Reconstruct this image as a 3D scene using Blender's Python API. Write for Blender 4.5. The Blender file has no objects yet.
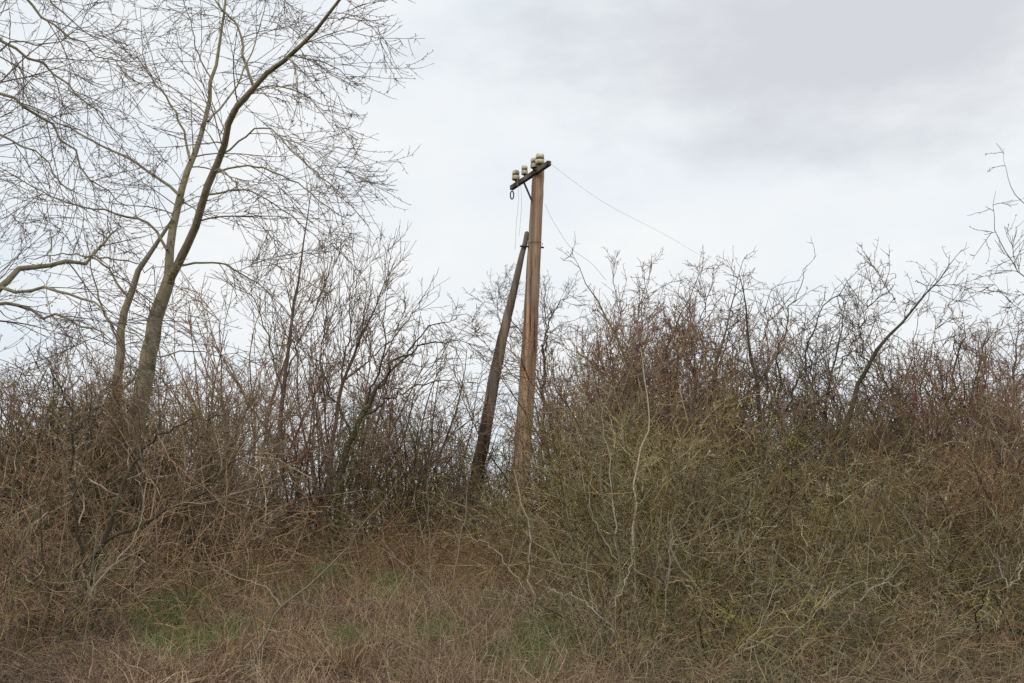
import bpy, math
import numpy as np
from mathutils import Vector

# ------------------------------------------------------------------ basics
scene = bpy.context.scene
C = scene.collection
F, CX, CY, HOR = 1100.0, 512.0, 341.5, 560.0
EYE = 1.6
PITCH = math.atan((HOR - CY) / F)


def at(px, py, Y):
    """photo pixel + distance along the ground -> world point"""
    u, v = (px - CX) / F, -(py - CY) / F
    c, s = math.cos(PITCH), math.sin(PITCH)
    dy, dz = c - v * s, s + v * c
    k = Y / dy
    return np.array([u * k, Y, EYE + dz * k])


def at_z(px, py, z):
    p = at(px, py, 1.0)
    k = (z - EYE) / (p[2] - EYE)
    return at(px, py, k)


_r = np.random.default_rng(5)
_W = [(_r.uniform(.15, 1.1), _r.uniform(.15, 1.1), _r.uniform(0, 6.28), _r.uniform(.3, 1)) for _ in range(9)]


def ground_z(x, y):
    x = np.asarray(x, float); y = np.asarray(y, float)
    yy = np.clip(y, 0, None)
    z = 2.1 * (1 - np.exp(-(yy / 11.0) ** 1.3))
    n = 0
    for a, b, p, w in _W:
        n = n + w * np.sin(a * x * 1.3 + p) * np.sin(b * y * 1.3 + p * 2)
    fade = np.clip(1.0 - np.abs(y - 12) / 60, 0.1, 1)
    z = z + 0.045 * n * fade
    z = z + .05 * fade * (np.sin(2.9 * x + 1.7 * np.sin(1.3 * y)) * np.sin(2.3 * y + 1.1 * np.sin(1.9 * x)) + .5 * np.sin(6.1 * x + 2 * y) * np.sin(5.3 * y - x)) * (np.abs(y - 12) < 14)
    z = z - np.clip((y - 40) / 200, 0, 1) * 1.6
    return z


def tag(o, label=None, cat=None, group=None, kind=None):
    if label: o['label'] = label
    if cat: o['category'] = cat
    if group: o['group'] = group
    if kind: o['kind'] = kind
    return o


def empty(name, loc, rz=0.0, s=1.0):
    o = bpy.data.objects.new(name, None)
    o.empty_display_size = .2
    C.objects.link(o)
    o.location = [float(v) for v in loc]
    o.rotation_euler = (0, 0, rz)
    o.scale = (s, s, s)
    return o


def link_mesh(name, me, mat, parent=None):
    me.materials.append(mat)
    o = bpy.data.objects.new(name, me)
    C.objects.link(o)
    if parent is not None:
        o.parent = parent
    return o


def raw_mesh(name, V, quads, smooth=True):
    me = bpy.data.meshes.new(name)
    V = np.ascontiguousarray(V, dtype=np.float32)
    quads = np.ascontiguousarray(quads, dtype=np.int32)
    k = quads.shape[1]
    me.vertices.add(len(V)); me.vertices.foreach_set('co', V.ravel())
    me.loops.add(quads.size); me.loops.foreach_set('vertex_index', quads.ravel())
    me.polygons.add(len(quads))
    me.polygons.foreach_set('loop_start', np.arange(0, quads.size, k, dtype=np.int32))
    me.polygons.foreach_set('use_smooth', np.full(len(quads), smooth, dtype=bool))
    me.update(calc_edges=True)
    return me


def norm(a):
    return a / np.maximum(np.linalg.norm(a, axis=-1, keepdims=True), 1e-9)


def tube_arrays(P, R, sides):
    """P [N,K,3], R [N,K] -> verts, quads"""
    N, K, _ = P.shape
    T = np.empty_like(P)
    T[:, 1:-1] = P[:, 2:] - P[:, :-2]
    T[:, 0] = P[:, 1] - P[:, 0]; T[:, -1] = P[:, -1] - P[:, -2]
    T = norm(T)
    ref = np.zeros_like(P); ref[..., 0] = .37; ref[..., 1] = .93; ref[..., 2] = .05
    par = np.abs((T * norm(ref)).sum(-1)).max(axis=1) > .93
    ref[par] = (1.0, -.1, .1)
    U = norm(np.cross(T, ref)); W = np.cross(T, U)
    a = np.arange(sides) * 2 * math.pi / sides
    V = P[:, :, None, :] + R[:, :, None, None] * (U[:, :, None, :] * np.cos(a)[None, None, :, None] + W[:, :, None, :] * np.sin(a)[None, None, :, None])
    idx = np.arange(N * K * sides).reshape(N, K, sides)
    q = np.stack([idx[:, :-1], np.roll(idx[:, :-1], -1, 2), np.roll(idx[:, 1:], -1, 2), idx[:, 1:]], -1)
    return V.reshape(-1, 3), q.reshape(-1, 4)


def tubes_mesh(name, levels, origin=(0, 0, 0)):
    Vs, Qs, off = [], [], 0
    for P, R, s in levels:
        if len(P) == 0: continue
        v, q = tube_arrays(P - np.asarray(origin), R, s)
        Vs.append(v); Qs.append(q + off); off += len(v)
    return raw_mesh(name, np.concatenate(Vs), np.concatenate(Qs))


def resample(pts, radii, K=18, rng=None, wob=0.0):
    pts = np.asarray(pts, float); radii = np.asarray(radii, float)
    seg = np.linalg.norm(np.diff(pts, axis=0), axis=1)
    s = np.concatenate([[0], np.cumsum(seg)])
    t = np.linspace(0, s[-1], K + 1)
    # Catmull-Rom through the points
    m = np.gradient(pts, s, axis=0)
    i = np.clip(np.searchsorted(s, t, side='right') - 1, 0, len(s) - 2)
    h = (s[i + 1] - s[i])[:, None]; x = ((t - s[i]) / (s[i + 1] - s[i]))[:, None]
    P = (2*x**3-3*x**2+1)*pts[i] + (x**3-2*x**2+x)*h*m[i] + (-2*x**3+3*x**2)*pts[i+1] + (x**3-x**2)*h*m[i+1]
    if rng is not None and wob > 0:
        w = rng.normal(0, wob, (K + 1, 3)); w[0] = 0
        P = P + w
    return P, np.interp(t, s, radii)


def grow(P, R, dens, ang, L, K, rng, t0=.12, t1=1.0, wob=.12, up=0.0, droop=0.0, lift=0.0, rr=.55, rk=.010, rmin=.0016, lprof=.55, lvar=(.45, 1.25), nmin=1, bias=None, outw=None):
    """children of the branches P; dens = children per metre of parent"""
    N, K0 = P.shape[0], P.shape[1] - 1
    length = np.linalg.norm(np.diff(P, axis=1), axis=2).sum(1)
    n = np.maximum(nmin, rng.poisson(dens * length * (t1 - t0)))
    pi = np.repeat(np.arange(N), n); M = len(pi)
    t = t0 + (t1 - t0) * rng.random(M)
    f = t * K0; i = np.minimum(f.astype(int), K0 - 1); w = (f - i)[:, None]
    base = P[pi, i] * (1 - w) + P[pi, i + 1] * w
    tan = norm(P[pi, i + 1] - P[pi, i])
    r0 = R[pi, i] * (1 - w[:, 0]) + R[pi, i + 1] * w[:, 0]
    rnd = rng.normal(size=(M, 3))
    if bias is not None:
        rnd = rnd + np.asarray(bias)
    if outw is not None:
        rnd[:, 0] += outw[1] * np.clip((base[:, 0] - outw[0]) / .35, -1, 1)
    perp = norm(rnd - (rnd * tan).sum(1, keepdims=True) * tan)
    a = ang * rng.uniform(.65, 1.3, M)[:, None]
    d = tan * np.cos(a) + perp * np.sin(a)
    Lc = L * rng.uniform(lvar[0], lvar[1], M) * (1 - lprof * t)
    step = (Lc / K)[:, None]
    Q = np.empty((M, K + 1, 3)); Q[:, 0] = base
    for k in range(K):
        x = k / max(1, K - 1)
        d = d + rng.normal(0, wob, (M, 3))
        d[:, 2] += up + (-droop * (1 - x) * 2 if droop else 0) + lift * x
        d = norm(d)
        Q[:, k + 1] = Q[:, k] + d * step
    rs = np.minimum(np.maximum(r0 * rr, rmin * 1.2), np.maximum(rk * Lc, rmin * 1.2))
    x = np.linspace(0, 1, K + 1)[None, :]
    RR = rs[:, None] * (1 - x) + rmin * .75 * x
    return Q, RR


def leaf_mesh(name, pos, size, rng, origin=(0, 0, 0), flat=0.0):
    """small pointed folded leaves, one 4-corner blade each"""
    M = len(pos)
    d = norm(rng.normal(size=(M, 3)) * np.array([1, 1, 1 - flat]))
    u = norm(np.cross(d, rng.normal(size=(M, 3))))
    s = (size * rng.uniform(.6, 1.4, M))[:, None]
    n = np.cross(d, u)
    V = np.stack([pos, pos + d * s * .55 + u * s * .33 + n * s * .1, pos + d * s * 1.15, pos + d * s * .5 - u * s * .33 + n * s * .12], 1) - np.asarray(origin)
    return raw_mesh(name, V.reshape(-1, 3), np.arange(M * 4).reshape(M, 4), smooth=False)


# ------------------------------------------------------------------ materials
def hexc(h):
    c = [int(h[i:i+2], 16) / 255 for i in (0, 2, 4)]
    return tuple(((v / 12.92) if v <= .04045 else ((v + .055) / 1.055) ** 2.4) for v in c) + (1.0,)


def bark(name, cols, scale=6.0, island=True, rough=.85, bump=.0, stretch=1.0, patch=None):
    """cols: colours picked per twig (random per island) and by noise"""
    m = bpy.data.materials.new(name); m.use_nodes = True
    nt = m.node_tree; N = nt.nodes; Lk = nt.links
    b = N['Principled BSDF']; b.inputs['Roughness'].default_value = rough
    b.inputs['Specular IOR Level'].default_value = .25
    tc = N.new('ShaderNodeTexCoord')
    mp = N.new('ShaderNodeMapping'); mp.inputs['Scale'].default_value = (1, 1, 1 / stretch)
    Lk.new(tc.outputs['Object'], mp.inputs['Vector'])
    ns = N.new('ShaderNodeTexNoise'); ns.inputs['Scale'].default_value = scale; ns.inputs['Detail'].default_value = 5; ns.inputs['Roughness'].default_value = .65
    Lk.new(mp.outputs['Vector'], ns.inputs['Vector'])
    fac = N.new('ShaderNodeMath'); fac.operation = 'MULTIPLY_ADD'
    if island:
        g = N.new('ShaderNodeNewGeometry')
        Lk.new(g.outputs['Random Per Island'], fac.inputs[0]); fac.inputs[1].default_value = .75
        s = N.new('ShaderNodeMath'); s.operation = 'MULTIPLY_ADD'; s.inputs[1].default_value = .8; s.inputs[2].default_value = -.28
        Lk.new(ns.outputs['Fac'], s.inputs[0]); Lk.new(s.outputs[0], fac.inputs[2])
    else:
        Lk.new(ns.outputs['Fac'], fac.inputs[0]); fac.inputs[1].default_value = 2.2; fac.inputs[2].default_value = -.6
    cr = N.new('ShaderNodeValToRGB')
    el = cr.color_ramp.elements
    k = len(cols)
    el[0].position = 0; el[0].color = hexc(cols[0]); el[1].position = 1; el[1].color = hexc(cols[-1])
    for j in range(1, k - 1):
        e = el.new(j / (k - 1)); e.color = hexc(cols[j])
    Lk.new(fac.outputs[0], cr.inputs['Fac'])
    out = cr.outputs['Color']
    if patch:
        n2 = N.new('ShaderNodeTexNoise'); n2.inputs['Scale'].default_value = patch[1]; n2.inputs['Detail'].default_value = 4
        Lk.new(tc.outputs['Object'], n2.inputs['Vector'])
        r2 = N.new('ShaderNodeValToRGB'); r2.color_ramp.elements[0].position = patch[2]; r2.color_ramp.elements[1].position = patch[2] + .12
        Lk.new(n2.outputs['Fac'], r2.inputs['Fac'])
        mx = N.new('ShaderNodeMix'); mx.data_type = 'RGBA'
        Lk.new(r2.outputs['Color'], mx.inputs['Factor']); Lk.new(out, mx.inputs['A']); mx.inputs['B'].default_value = hexc(patch[0])
        out = mx.outputs['Result']
    if island:
        oi = N.new('ShaderNodeObjectInfo'); hs = N.new('ShaderNodeHueSaturation')
        for sock, lo, hi in (('Value', .70, 1.58), ('Hue', .482, .518), ('Saturation', .66, 1.02)):
            mr = N.new('ShaderNodeMapRange'); mr.inputs['To Min'].default_value = lo; mr.inputs['To Max'].default_value = hi
            Lk.new(oi.outputs['Random'], mr.inputs['Value'])
            if sock != 'Value':
                wv = N.new('ShaderNodeMath'); wv.operation = 'MULTIPLY'; wv.inputs[1].default_value = 7.3 if sock == 'Hue' else 13.7
                fr = N.new('ShaderNodeMath'); fr.operation = 'FRACT'
                Lk.new(oi.outputs['Random'], wv.inputs[0]); Lk.new(wv.outputs[0], fr.inputs[0]); Lk.new(fr.outputs[0], mr.inputs['Value'])
            Lk.new(mr.outputs['Result'], hs.inputs[sock])
        Lk.new(out, hs.inputs['Color']); out = hs.outputs['Color']
    Lk.new(out, b.inputs['Base Color'])
    if bump:
        bp = N.new('ShaderNodeBump'); bp.inputs['Strength'].default_value = bump; bp.inputs['Distance'].default_value = .02
        n3 = N.new('ShaderNodeTexNoise'); n3.inputs['Scale'].default_value = scale * 5; n3.inputs['Detail'].default_value = 6
        Lk.new(mp.outputs['Vector'], n3.inputs['Vector'])
        Lk.new(n3.outputs['Fac'], bp.inputs['Height']); Lk.new(bp.outputs['Normal'], b.inputs['Normal'])
    return m


MT = {}
MT['trunk'] = bark('grey_olive_bark', ['6a624e', '847a62', '998e74', '78754f'], 5, False, bump=.6, stretch=4, patch=('5c5f3c', 8.0, .55))
MT['treetwig'] = bark('tree_twig_bark', ['5a4b47', '6d5a55', '7c6a62', '857862', '6a5250'], 3)
MT['darkbark'] = bark('dark_thorn_bark', ['2f2c22', '433c30', '554c3c', '4d4d30'], 6, False, bump=.5, stretch=3, patch=('6a6a3a', 5.0, .60))
MT['oliveb'] = bark('lichened_stem_bark', ['57503a', '6f6548', '827850', '8b8068'], 6, False, bump=.4, stretch=3, patch=('86844a', 5.0, .55))
MT['redb'] = bark('reddish_stem_bark', ['54433b', '6b564a', '7d6858', '6c6550'], 6, False, bump=.4, stretch=3)
MT['olive'] = bark('lichened_twig', ['3a2e1e', '877242', '9e8a4e', '6c672a', 'aa966a', '5c4628', 'c0b082', '4a3a22', '827838', '8c6838'], 4)
MT['red'] = bark('reddish_twig', ['4a3730', '946c5c', '7e5648', 'a4856c', '8c7650', '785444', 'b49c80', '84743c', '8e5c50'], 4)
MT['brown'] = bark('brown_twig', ['382a1e', '846848', '967c58', '523e2e', 'aa9472', '42321f', '78693a', '906a48', '8c5c4a'], 4)
MT['skytwig'] = bark('dark_thorn_twig', ['43362f', '5c4c40', '6e5e4c', '54463c', '7a6c58', '5e5a3a'], 3)
MT['pale'] = bark('pale_twig', ['6e634c', '887c62', '988c70', '7e7646'], 5)
MT['cane'] = bark('bramble_cane', ['3e2a22', '7e4e3c', '90694a', 'a0845c', '4c3a26', '76703a', 'b49a74', '724238'], 5)
MT['straw'] = bark('dead_grass_blade', ['4c3a26', '86683f', 'a5855a', 'c2a678', '6b4a30', '936c44', '403022'], 3, rough=.7)
MT['grass'] = bark('green_grass_blade', ['455e2a', '5f7636', '788a48', '8a9050', '8c7c50'], 3, rough=.6)
MT['litter'] = bark('dead_leaf', ['3c2a20', '6b4a38', '7d5a42', '553c32', '94795c', '6c4238', '5c5230'], 3, rough=.75)
MT['leafy'] = bark('small_green_leaf', ['5a5e28', '6f7030', '8b7c30', '4f5c2c', '7a8040'], 3, rough=.6)
MT['ivy'] = bark('ivy_leaf', ['3a4222', '4f5428', '66602e', '74623a', '5a4630'], 3, rough=.45)
MT['rust'] = bark('rusty_leaf', ['8a6a2e', 'a07a30', '7a5030', '94853c'], 3, rough=.7)

# wood of the poles: long grain streaks, cracks
def pole_wood(name, c1, c2, c3, crack):
    m = bpy.data.materials.new(name); m.use_nodes = True
    nt = m.node_tree; N = nt.nodes; L = nt.links; b = N['Principled BSDF']; b.inputs['Roughness'].default_value = .85
    b.inputs['Specular IOR Level'].default_value = .2
    tc = N.new('ShaderNodeTexCoord')
    def noise(sc, dist, det=5):
        mp = N.new('ShaderNodeMapping'); mp.inputs['Scale'].default_value = sc
        L.new(tc.outputs['Object'], mp.inputs['Vector'])
        n = N.new('ShaderNodeTexNoise'); n.inputs['Scale'].default_value = 1; n.inputs['Detail'].default_value = det; n.inputs['Distortion'].default_value = dist
        L.new(mp.outputs['Vector'], n.inputs['Vector']); return n
    n1 = noise((9, 9, .35), .6)
    cr = N.new('ShaderNodeValToRGB'); e = cr.color_ramp.elements
    e[0].position = .38; e[0].color = hexc(c1); e[1].position = .62; e[1].color = hexc(c3)
    x = e.new(.5); x.color = hexc(c2)
    L.new(n1.outputs['Fac'], cr.inputs['Fac'])
    n2 = noise((26, 26, .8), .3)
    r2 = N.new('ShaderNodeValToRGB'); r2.color_ramp.elements[0].position = .34; r2.color_ramp.elements[0].color = (1, 1, 1, 1)
    r2.color_ramp.elements[1].position = .43; r2.color_ramp.elements[1].color = (0, 0, 0, 1)
    L.new(n2.outputs['Fac'], r2.inputs['Fac'])
    mx = N.new('ShaderNodeMix'); mx.data_type = 'RGBA'
    L.new(r2.outputs['Color'], mx.inputs['Factor']); L.new(cr.outputs['Color'], mx.inputs['A']); mx.inputs['B'].default_value = hexc(crack)
    n3 = noise((5, 5, .5), .3, 4)
    r3 = N.new('ShaderNodeValToRGB'); r3.color_ramp.elements[0].position = .45; r3.color_ramp.elements[1].position = .65
    r3.color_ramp.elements[1].color = (.6, .6, .6, 1)
    L.new(n3.outputs['Fac'], r3.inputs['Fac'])
    m2 = N.new('ShaderNodeMix'); m2.data_type = 'RGBA'
    L.new(r3.outputs['Color'], m2.inputs['Factor']); L.new(mx.outputs['Result'], m2.inputs['A']); m2.inputs['B'].default_value = hexc('8b8378')
    L.new(m2.outputs['Result'], b.inputs['Base Color'])
    bp = N.new('ShaderNodeBump'); bp.inputs['Strength'].default_value = .7; bp.inputs['Distance'].default_value = .02
    L.new(n2.outputs['Fac'], bp.inputs['Height']); L.new(bp.outputs['Normal'], b.inputs['Normal'])
    return m
MT['pole'] = pole_wood('weathered_pole_wood', '7a604a', 'a5856a', 'c6a584', '3a2c22')
MT['strut'] = pole_wood('grey_strut_wood', '3c3228', '5c4a38', '80705a', '241d17')
MT['arm'] = pole_wood('dark_crossarm_wood', '3a302b', '4c403a', '5f5048', '221c19')


def plain(name, col, rough, metal=0, noise=.15, sc=30):
    m = bpy.data.materials.new(name); m.use_nodes = True
    nt = m.node_tree; b = nt.nodes['Principled BSDF']
    b.inputs['Roughness'].default_value = rough; b.inputs['Metallic'].default_value = metal
    n = nt.nodes.new('ShaderNodeTexNoise'); n.inputs['Scale'].default_value = sc
    tc = nt.nodes.new('ShaderNodeTexCoord'); nt.links.new(tc.outputs['Object'], n.inputs['Vector'])
    cr = nt.nodes.new('ShaderNodeValToRGB'); c = hexc(col)
    cr.color_ramp.elements[0].color = tuple(v * (1 - noise * 2) for v in c[:3]) + (1,); cr.color_ramp.elements[0].position = .3
    cr.color_ramp.elements[1].color = tuple(min(1, v * (1 + noise)) for v in c[:3]) + (1,); cr.color_ramp.elements[1].position = .7
    nt.links.new(n.outputs['Fac'], cr.inputs['Fac']); nt.links.new(cr.outputs['Color'], b.inputs['Base Color'])
    return m
MT['porcelain'] = plain('cream_porcelain', 'cfc4a0', .25, noise=.3, sc=14)
MT['glaze'] = plain('brown_glaze', '40342a', .35)
MT['iron'] = plain('rusty_iron', '3c3330', .7, .5)
MT['wire'] = plain('dull_wire', 'b0b0b4', .6, .3)


def ground_mat():
    m = bpy.data.materials.new('leaf_littered_soil'); m.use_nodes = True
    nt = m.node_tree; N = nt.nodes; L = nt.links; b = N['Principled BSDF']; b.inputs['Roughness'].default_value = .95
    tc = N.new('ShaderNodeTexCoord')
    def noise(s, d=6):
        n = N.new('ShaderNodeTexNoise'); n.inputs['Scale'].default_value = s; n.inputs['Detail'].default_value = d
        L.new(tc.outputs['Object'], n.inputs['Vector']); return n
    cr = N.new('ShaderNodeValToRGB'); e = cr.color_ramp.elements
    e[0].position = .3; e[0].color = hexc('33281d'); e[1].position = .72; e[1].color = hexc('7a6248')
    x = e.new(.5); x.color = hexc('54402f')
    L.new(noise(14).outputs['Fac'], cr.inputs['Fac'])
    g = N.new('ShaderNodeValToRGB'); g.color_ramp.elements[0].position = .53; g.color_ramp.elements[1].position = .62
    L.new(noise(1.1, 4).outputs['Fac'], g.inputs['Fac'])
    mx = N.new('ShaderNodeMix'); mx.data_type = 'RGBA'
    L.new(g.outputs['Color'], mx.inputs['Factor']); L.new(cr.outputs['Color'], mx.inputs['A']); mx.inputs['B'].default_value = hexc('43512a')
    L.new(mx.outputs['Result'], b.inputs['Base Color'])
    bp = N.new('ShaderNodeBump'); bp.inputs['Strength'].default_value = .8; bp.inputs['Distance'].default_value = .05
    L.new(noise(25).outputs['Fac'], bp.inputs['Height']); L.new(bp.outputs['Normal'], b.inputs['Normal'])
    return m
MT['ground'] = ground_mat()

# ------------------------------------------------------------------ ground
def nonuni(n, near, far):
    t = np.linspace(-1, 1, n)
    return near * t + (far - near) * np.sign(t) * np.abs(t) ** 7
xs = nonuni(361, 24, 900)
ys = nonuni(361, 24, 900) + 12
X, Yg = np.meshgrid(xs, ys)
Z = ground_z(X, Yg)
idx = np.arange(361 * 361).reshape(361, 361)
q = np.stack([idx[:-1, :-1], idx[:-1, 1:], idx[1:, 1:], idx[1:, :-1]], -1).reshape(-1, 4)
g = link_mesh('ground', raw_mesh('ground', np.stack([X, Yg, Z], -1).reshape(-1, 3), q), MT['ground'])
tag(g, kind='structure')

# ------------------------------------------------------------------ telegraph pole
def lathe_mesh(name, prof, base, axis=(0, 0, 1), sides=20):
    prof = np.asarray(prof, float)
    n = len(prof)
    a = np.arange(sides) * 2 * math.pi / sides
    V = np.stack([prof[:, None, 0] * np.cos(a), prof[:, None, 0] * np.sin(a), np.repeat(prof[:, 1:2], sides, 1)], -1).reshape(-1, 3)
    idx = np.arange(n * sides).reshape(n, sides)
    q = np.stack([idx[:-1], np.roll(idx[:-1], -1, 1), np.roll(idx[1:], -1, 1), idx[1:]], -1).reshape(-1, 4)
    V = V + np.asarray(base)
    return raw_mesh(name, V, q)


def box_mesh(name, a, b, w, h, up=(0, 0, 1), bev=.006):
    """beam from a to b with bevelled edges"""
    a = np.asarray(a, float); b = np.asarray(b, float)
    t = norm(b - a); s = norm(np.cross(t, np.asarray(up, float))); u = np.cross(s, t)
    w, h = w / 2, h / 2
    ring = [(w - bev, h), (w, h - bev), (w, -h + bev), (w - bev, -h), (-w + bev, -h), (-w, -h + bev), (-w, h - bev), (-w + bev, h)]
    V = []
    stations = [(0, .9), (bev, 1), (np.linalg.norm(b - a) * .33, 1.02), (np.linalg.norm(b - a) * .66, .98), (np.linalg.norm(b - a) - bev, 1), (np.linalg.norm(b - a), .9)]
    for dd, k in stations:
        for x, z in ring:
            V.append(a + t * dd + s * x * k + u * z * k)
    n = len(stations)
    idx = np.arange(n * 8).reshape(n, 8)
    q = np.stack([idx[:-1], np.roll(idx[:-1], -1, 1), np.roll(idx[1:], -1, 1), idx[1:]], -1).reshape(-1, 4)
    cap = []
    for r0 in (0, (n - 1) * 8):
        cap += [[r0, r0 + 1, r0 + 2, r0 + 3], [r0, r0 + 3, r0 + 4, r0 + 7], [r0 + 4, r0 + 5, r0 + 6, r0 + 7]]
    return raw_mesh(name, np.array(V), np.concatenate([q, np.array(cap)]), smooth=False)


def build_pole():
    zarm = at(549, 163, 17.45)[2]
    aR = at(549.5, 163, 17.45); aL = at_z(511.5, 188, zarm)
    d = aL - aR
    # where the arm passes the pole
    k = (549.5 - 537.5) / (549.5 - 511.5)
    cross = aR + d * k * .93
    Yp = cross[1] + .17
    top = at(538.8, 167, Yp); mid = at(529.5, 350, Yp); low = at(519.5, 500, Yp)
    dirn = norm(low - mid)
    gz = float(ground_z(low[0], Yp))
    foot = low + dirn * ((low[2] - gz + .3) / -dirn[2])
    root = empty('telegraph_pole', (foot[0], foot[1], gz))
    tag(root, 'weathered wooden telegraph pole with slanting crossarm, insulators and a leaning prop', 'telegraph pole')
    O = np.array([foot[0], foot[1], gz])
    rng = np.random.default_rng(3)
    # shaft
    P, R = resample([foot, low, mid, at(534.5, 250, Yp), top], [.15, .145, .13, .113, .100], 40, rng, .003)
    sides = 28
    V, Q = tube_arrays(P[None], R[None], sides)
    # gentle flutes and a flat worn face so that the outline is not a perfect cylinder
    VV = V.reshape(41, sides, 3); c = VV.mean(1, keepdims=True)
    a = np.arange(sides) / sides * 2 * math.pi
    f = 1 + .035 * np.sin(3 * a + 1) + .02 * np.sin(7 * a) + rng.normal(0, .006, (41, sides))
    VV = c + (VV - c) * f[..., None]
    V = VV.reshape(-1, 3)
    # slanted, domed top
    n = len(V); tip = P[-1] + np.array([0, 0, .03])
    ring2 = P[-1] + (V[-sides:] - P[-1]) * .6 + np.array([0, 0, .022])
    V = np.concatenate([V, ring2, tip[None]])
    i0 = np.arange(n - sides, n); i1 = np.arange(n, n + sides)
    Q = np.concatenate([Q, np.stack([i0, np.roll(i0, -1), np.roll(i1, -1), i1], -1), np.stack([i1, np.roll(i1, -1), np.full(sides, n + sides), np.full(sides, n + sides)], -1)[:0]])
    me = raw_mesh('shaft', V - O, Q)
    sh = link_mesh('shaft', me, MT['pole'], root)
    capm = bpy.data.meshes.new('top_end')
    capm.from_pydata([tuple(v - O) for v in ring2 + np.array([0, 0, .001])], [], [tuple(range(sides))]); capm.update()
    link_mesh('top_end', capm, MT['strut'], sh)
    # prop
    st = at(527.2, 233, Yp + .04); sl = at(476, 480, Yp - .35)
    dd = norm(sl - st); gz2 = float(ground_z(sl[0], sl[1]))
    sf = sl + dd * ((sl[2] - gz2 + .3) / -dd[2])
    P, R = resample([sf, sl, at(497, 365, Yp - .15), st], [.112, .108, .095, .038], 30, rng, .006)
    V, Q = tube_arrays(P[None], R[None], 20)
    n = len(V); ring2 = P[-1] + (V[-20:] - P[-1]) * .55 + (P[-1] - P[-2]) * .12
    V = np.concatenate([V, ring2]); i0 = np.arange(n - 20, n); i1 = np.arange(n, n + 20)
    Q = np.concatenate([Q, np.stack([i0, np.roll(i0, -1), np.roll(i1, -1), i1], -1)])
    cap = np.array([[n + j, n + j + 1, n + 18 - j, n + 19 - j] for j in range(0, 9)])
    Q = np.concatenate([Q, cap])
    pr = link_mesh('prop', raw_mesh('prop', V - O, Q), MT['strut'], root)
    pr['label'] = 'dark grey leaning prop with moss, bolted to the pole'
    # iron band where prop meets shaft
    bc = at(534.9, 244, Yp)
    a = np.arange(25) * 2 * math.pi / 24
    P = np.stack([bc[0] + .135 * np.cos(a), bc[1] + .135 * np.sin(a), np.full(25, bc[2])], -1)
    link_mesh('tie_band', tubes_mesh('tie_band', [(P[None], np.full((1, 25), .004), 6)], O), MT['iron'], root)
    pb = at(529.6, 247, Yp - .02)
    link_mesh('bolt', tubes_mesh('bolt', [(np.stack([pb + np.array([-.16, -.05, 0]), pb + np.array([.24, .03, 0])])[None], np.array([[.016, .016]]), 8)], O), MT['iron'], root)
    # crossarm
    arm = link_mesh('crossarm', box_mesh('crossarm', aR - O, aL - O, .07, .085), MT['arm'], root)
    # bolt through the arm
    bt = cross + np.array([0, -.0, 0])
    n_ = norm(np.cross(d, (0, 0, 1)))
    if n_[1] > 0: n_ = -n_
    link_mesh('bolt', tubes_mesh('bolt', [(np.stack([bt + n_ * .04, bt + n_ * .085])[None], np.array([[.018, .018]]), 6)], O), MT['iron'], arm)
    # diagonal iron brace
    b0 = aR + d * .66 + np.array([0, 0, -.045]); b1 = at(531.5, 200, Yp - .10)
    link_mesh('brace', box_mesh('brace', b0 - O, b1 - O, .035, .012, bev=.002), MT['iron'], root)
    # end shackle loop
    e = aR + d * .985
    a = np.linspace(0, 2 * math.pi, 17)
    P = np.stack([e[0] + .03 * np.cos(a), np.full(17, e[1]), e[2] - .14 + .075 * np.sin(a)], -1)
    link_mesh('shackle', tubes_mesh('shackle', [(P[None], np.full((1, 17), .012), 6)], O), MT['iron'], arm)
    # insulators
    def insulator(f, w, h, lab, pin=.06, lean=0.0):
        b = aR + d * f + np.array([0, 0, .0425])
        ins_prof = [(0.001, .01), (w*.28, .01), (w*.40, -.008), (w*.5, .0), (w*.5, h*.34), (w*.47, h*.40), (w*.39, h*.43), (w*.37, h*.52), (w*.40, h*.56), (w*.47, h*.60), (w*.48, h*.66), (w*.47, h*.86), (w*.40, h*.96), (w*.22, h), (.001, h)]
        p = b + np.array([lean, 0, pin])
        o = link_mesh('insulator', lathe_mesh('insulator', ins_prof, p - O), MT['porcelain'], root)
        o['label'] = lab
        link_mesh('pin', tubes_mesh('pin', [(np.stack([b + np.array([0, 0, -.02]), p + np.array([0, 0, .03])])[None], np.array([[.014, .014]]), 8)], O), MT['iron'], o)
        gp = [(w*.36, h*.36), (w*.485, h*.37), (w*.44, h*.50), (w*.36, h*.58)]
        link_mesh('groove_binding', lathe_mesh('groove_binding', gp, p - O), MT['glaze'], o)
        return p
    pA = insulator(.88, .14, .17, 'cream insulator at the lower far end of the crossarm')
    pB = insulator(.64, .115, .16, 'small brownish insulator between the end and the shaft', pin=.05)
    pC = insulator(.38, .14, .17, 'cream insulator just beside the pole top', pin=.05)
    pD = insulator(.24, .155, .18, 'largest white insulator above the pole top', pin=.05, lean=.0)
    return root, O, aL, aR, Yp, pA, pB, pC, pD


pole_root, PO, aL, aR, Yp, pA, pB, pC, pD = build_pole()


def wire(pts, r, label):
    P, R = resample(pts, [r] * len(pts), 40)
    b = P[0]
    o = link_mesh('wire', tubes_mesh('wire', [(P[None], R[None], 5)], b), MT['wire'])
    o.location = [float(v) for v in b]
    tag(o, label, 'wire')

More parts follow.
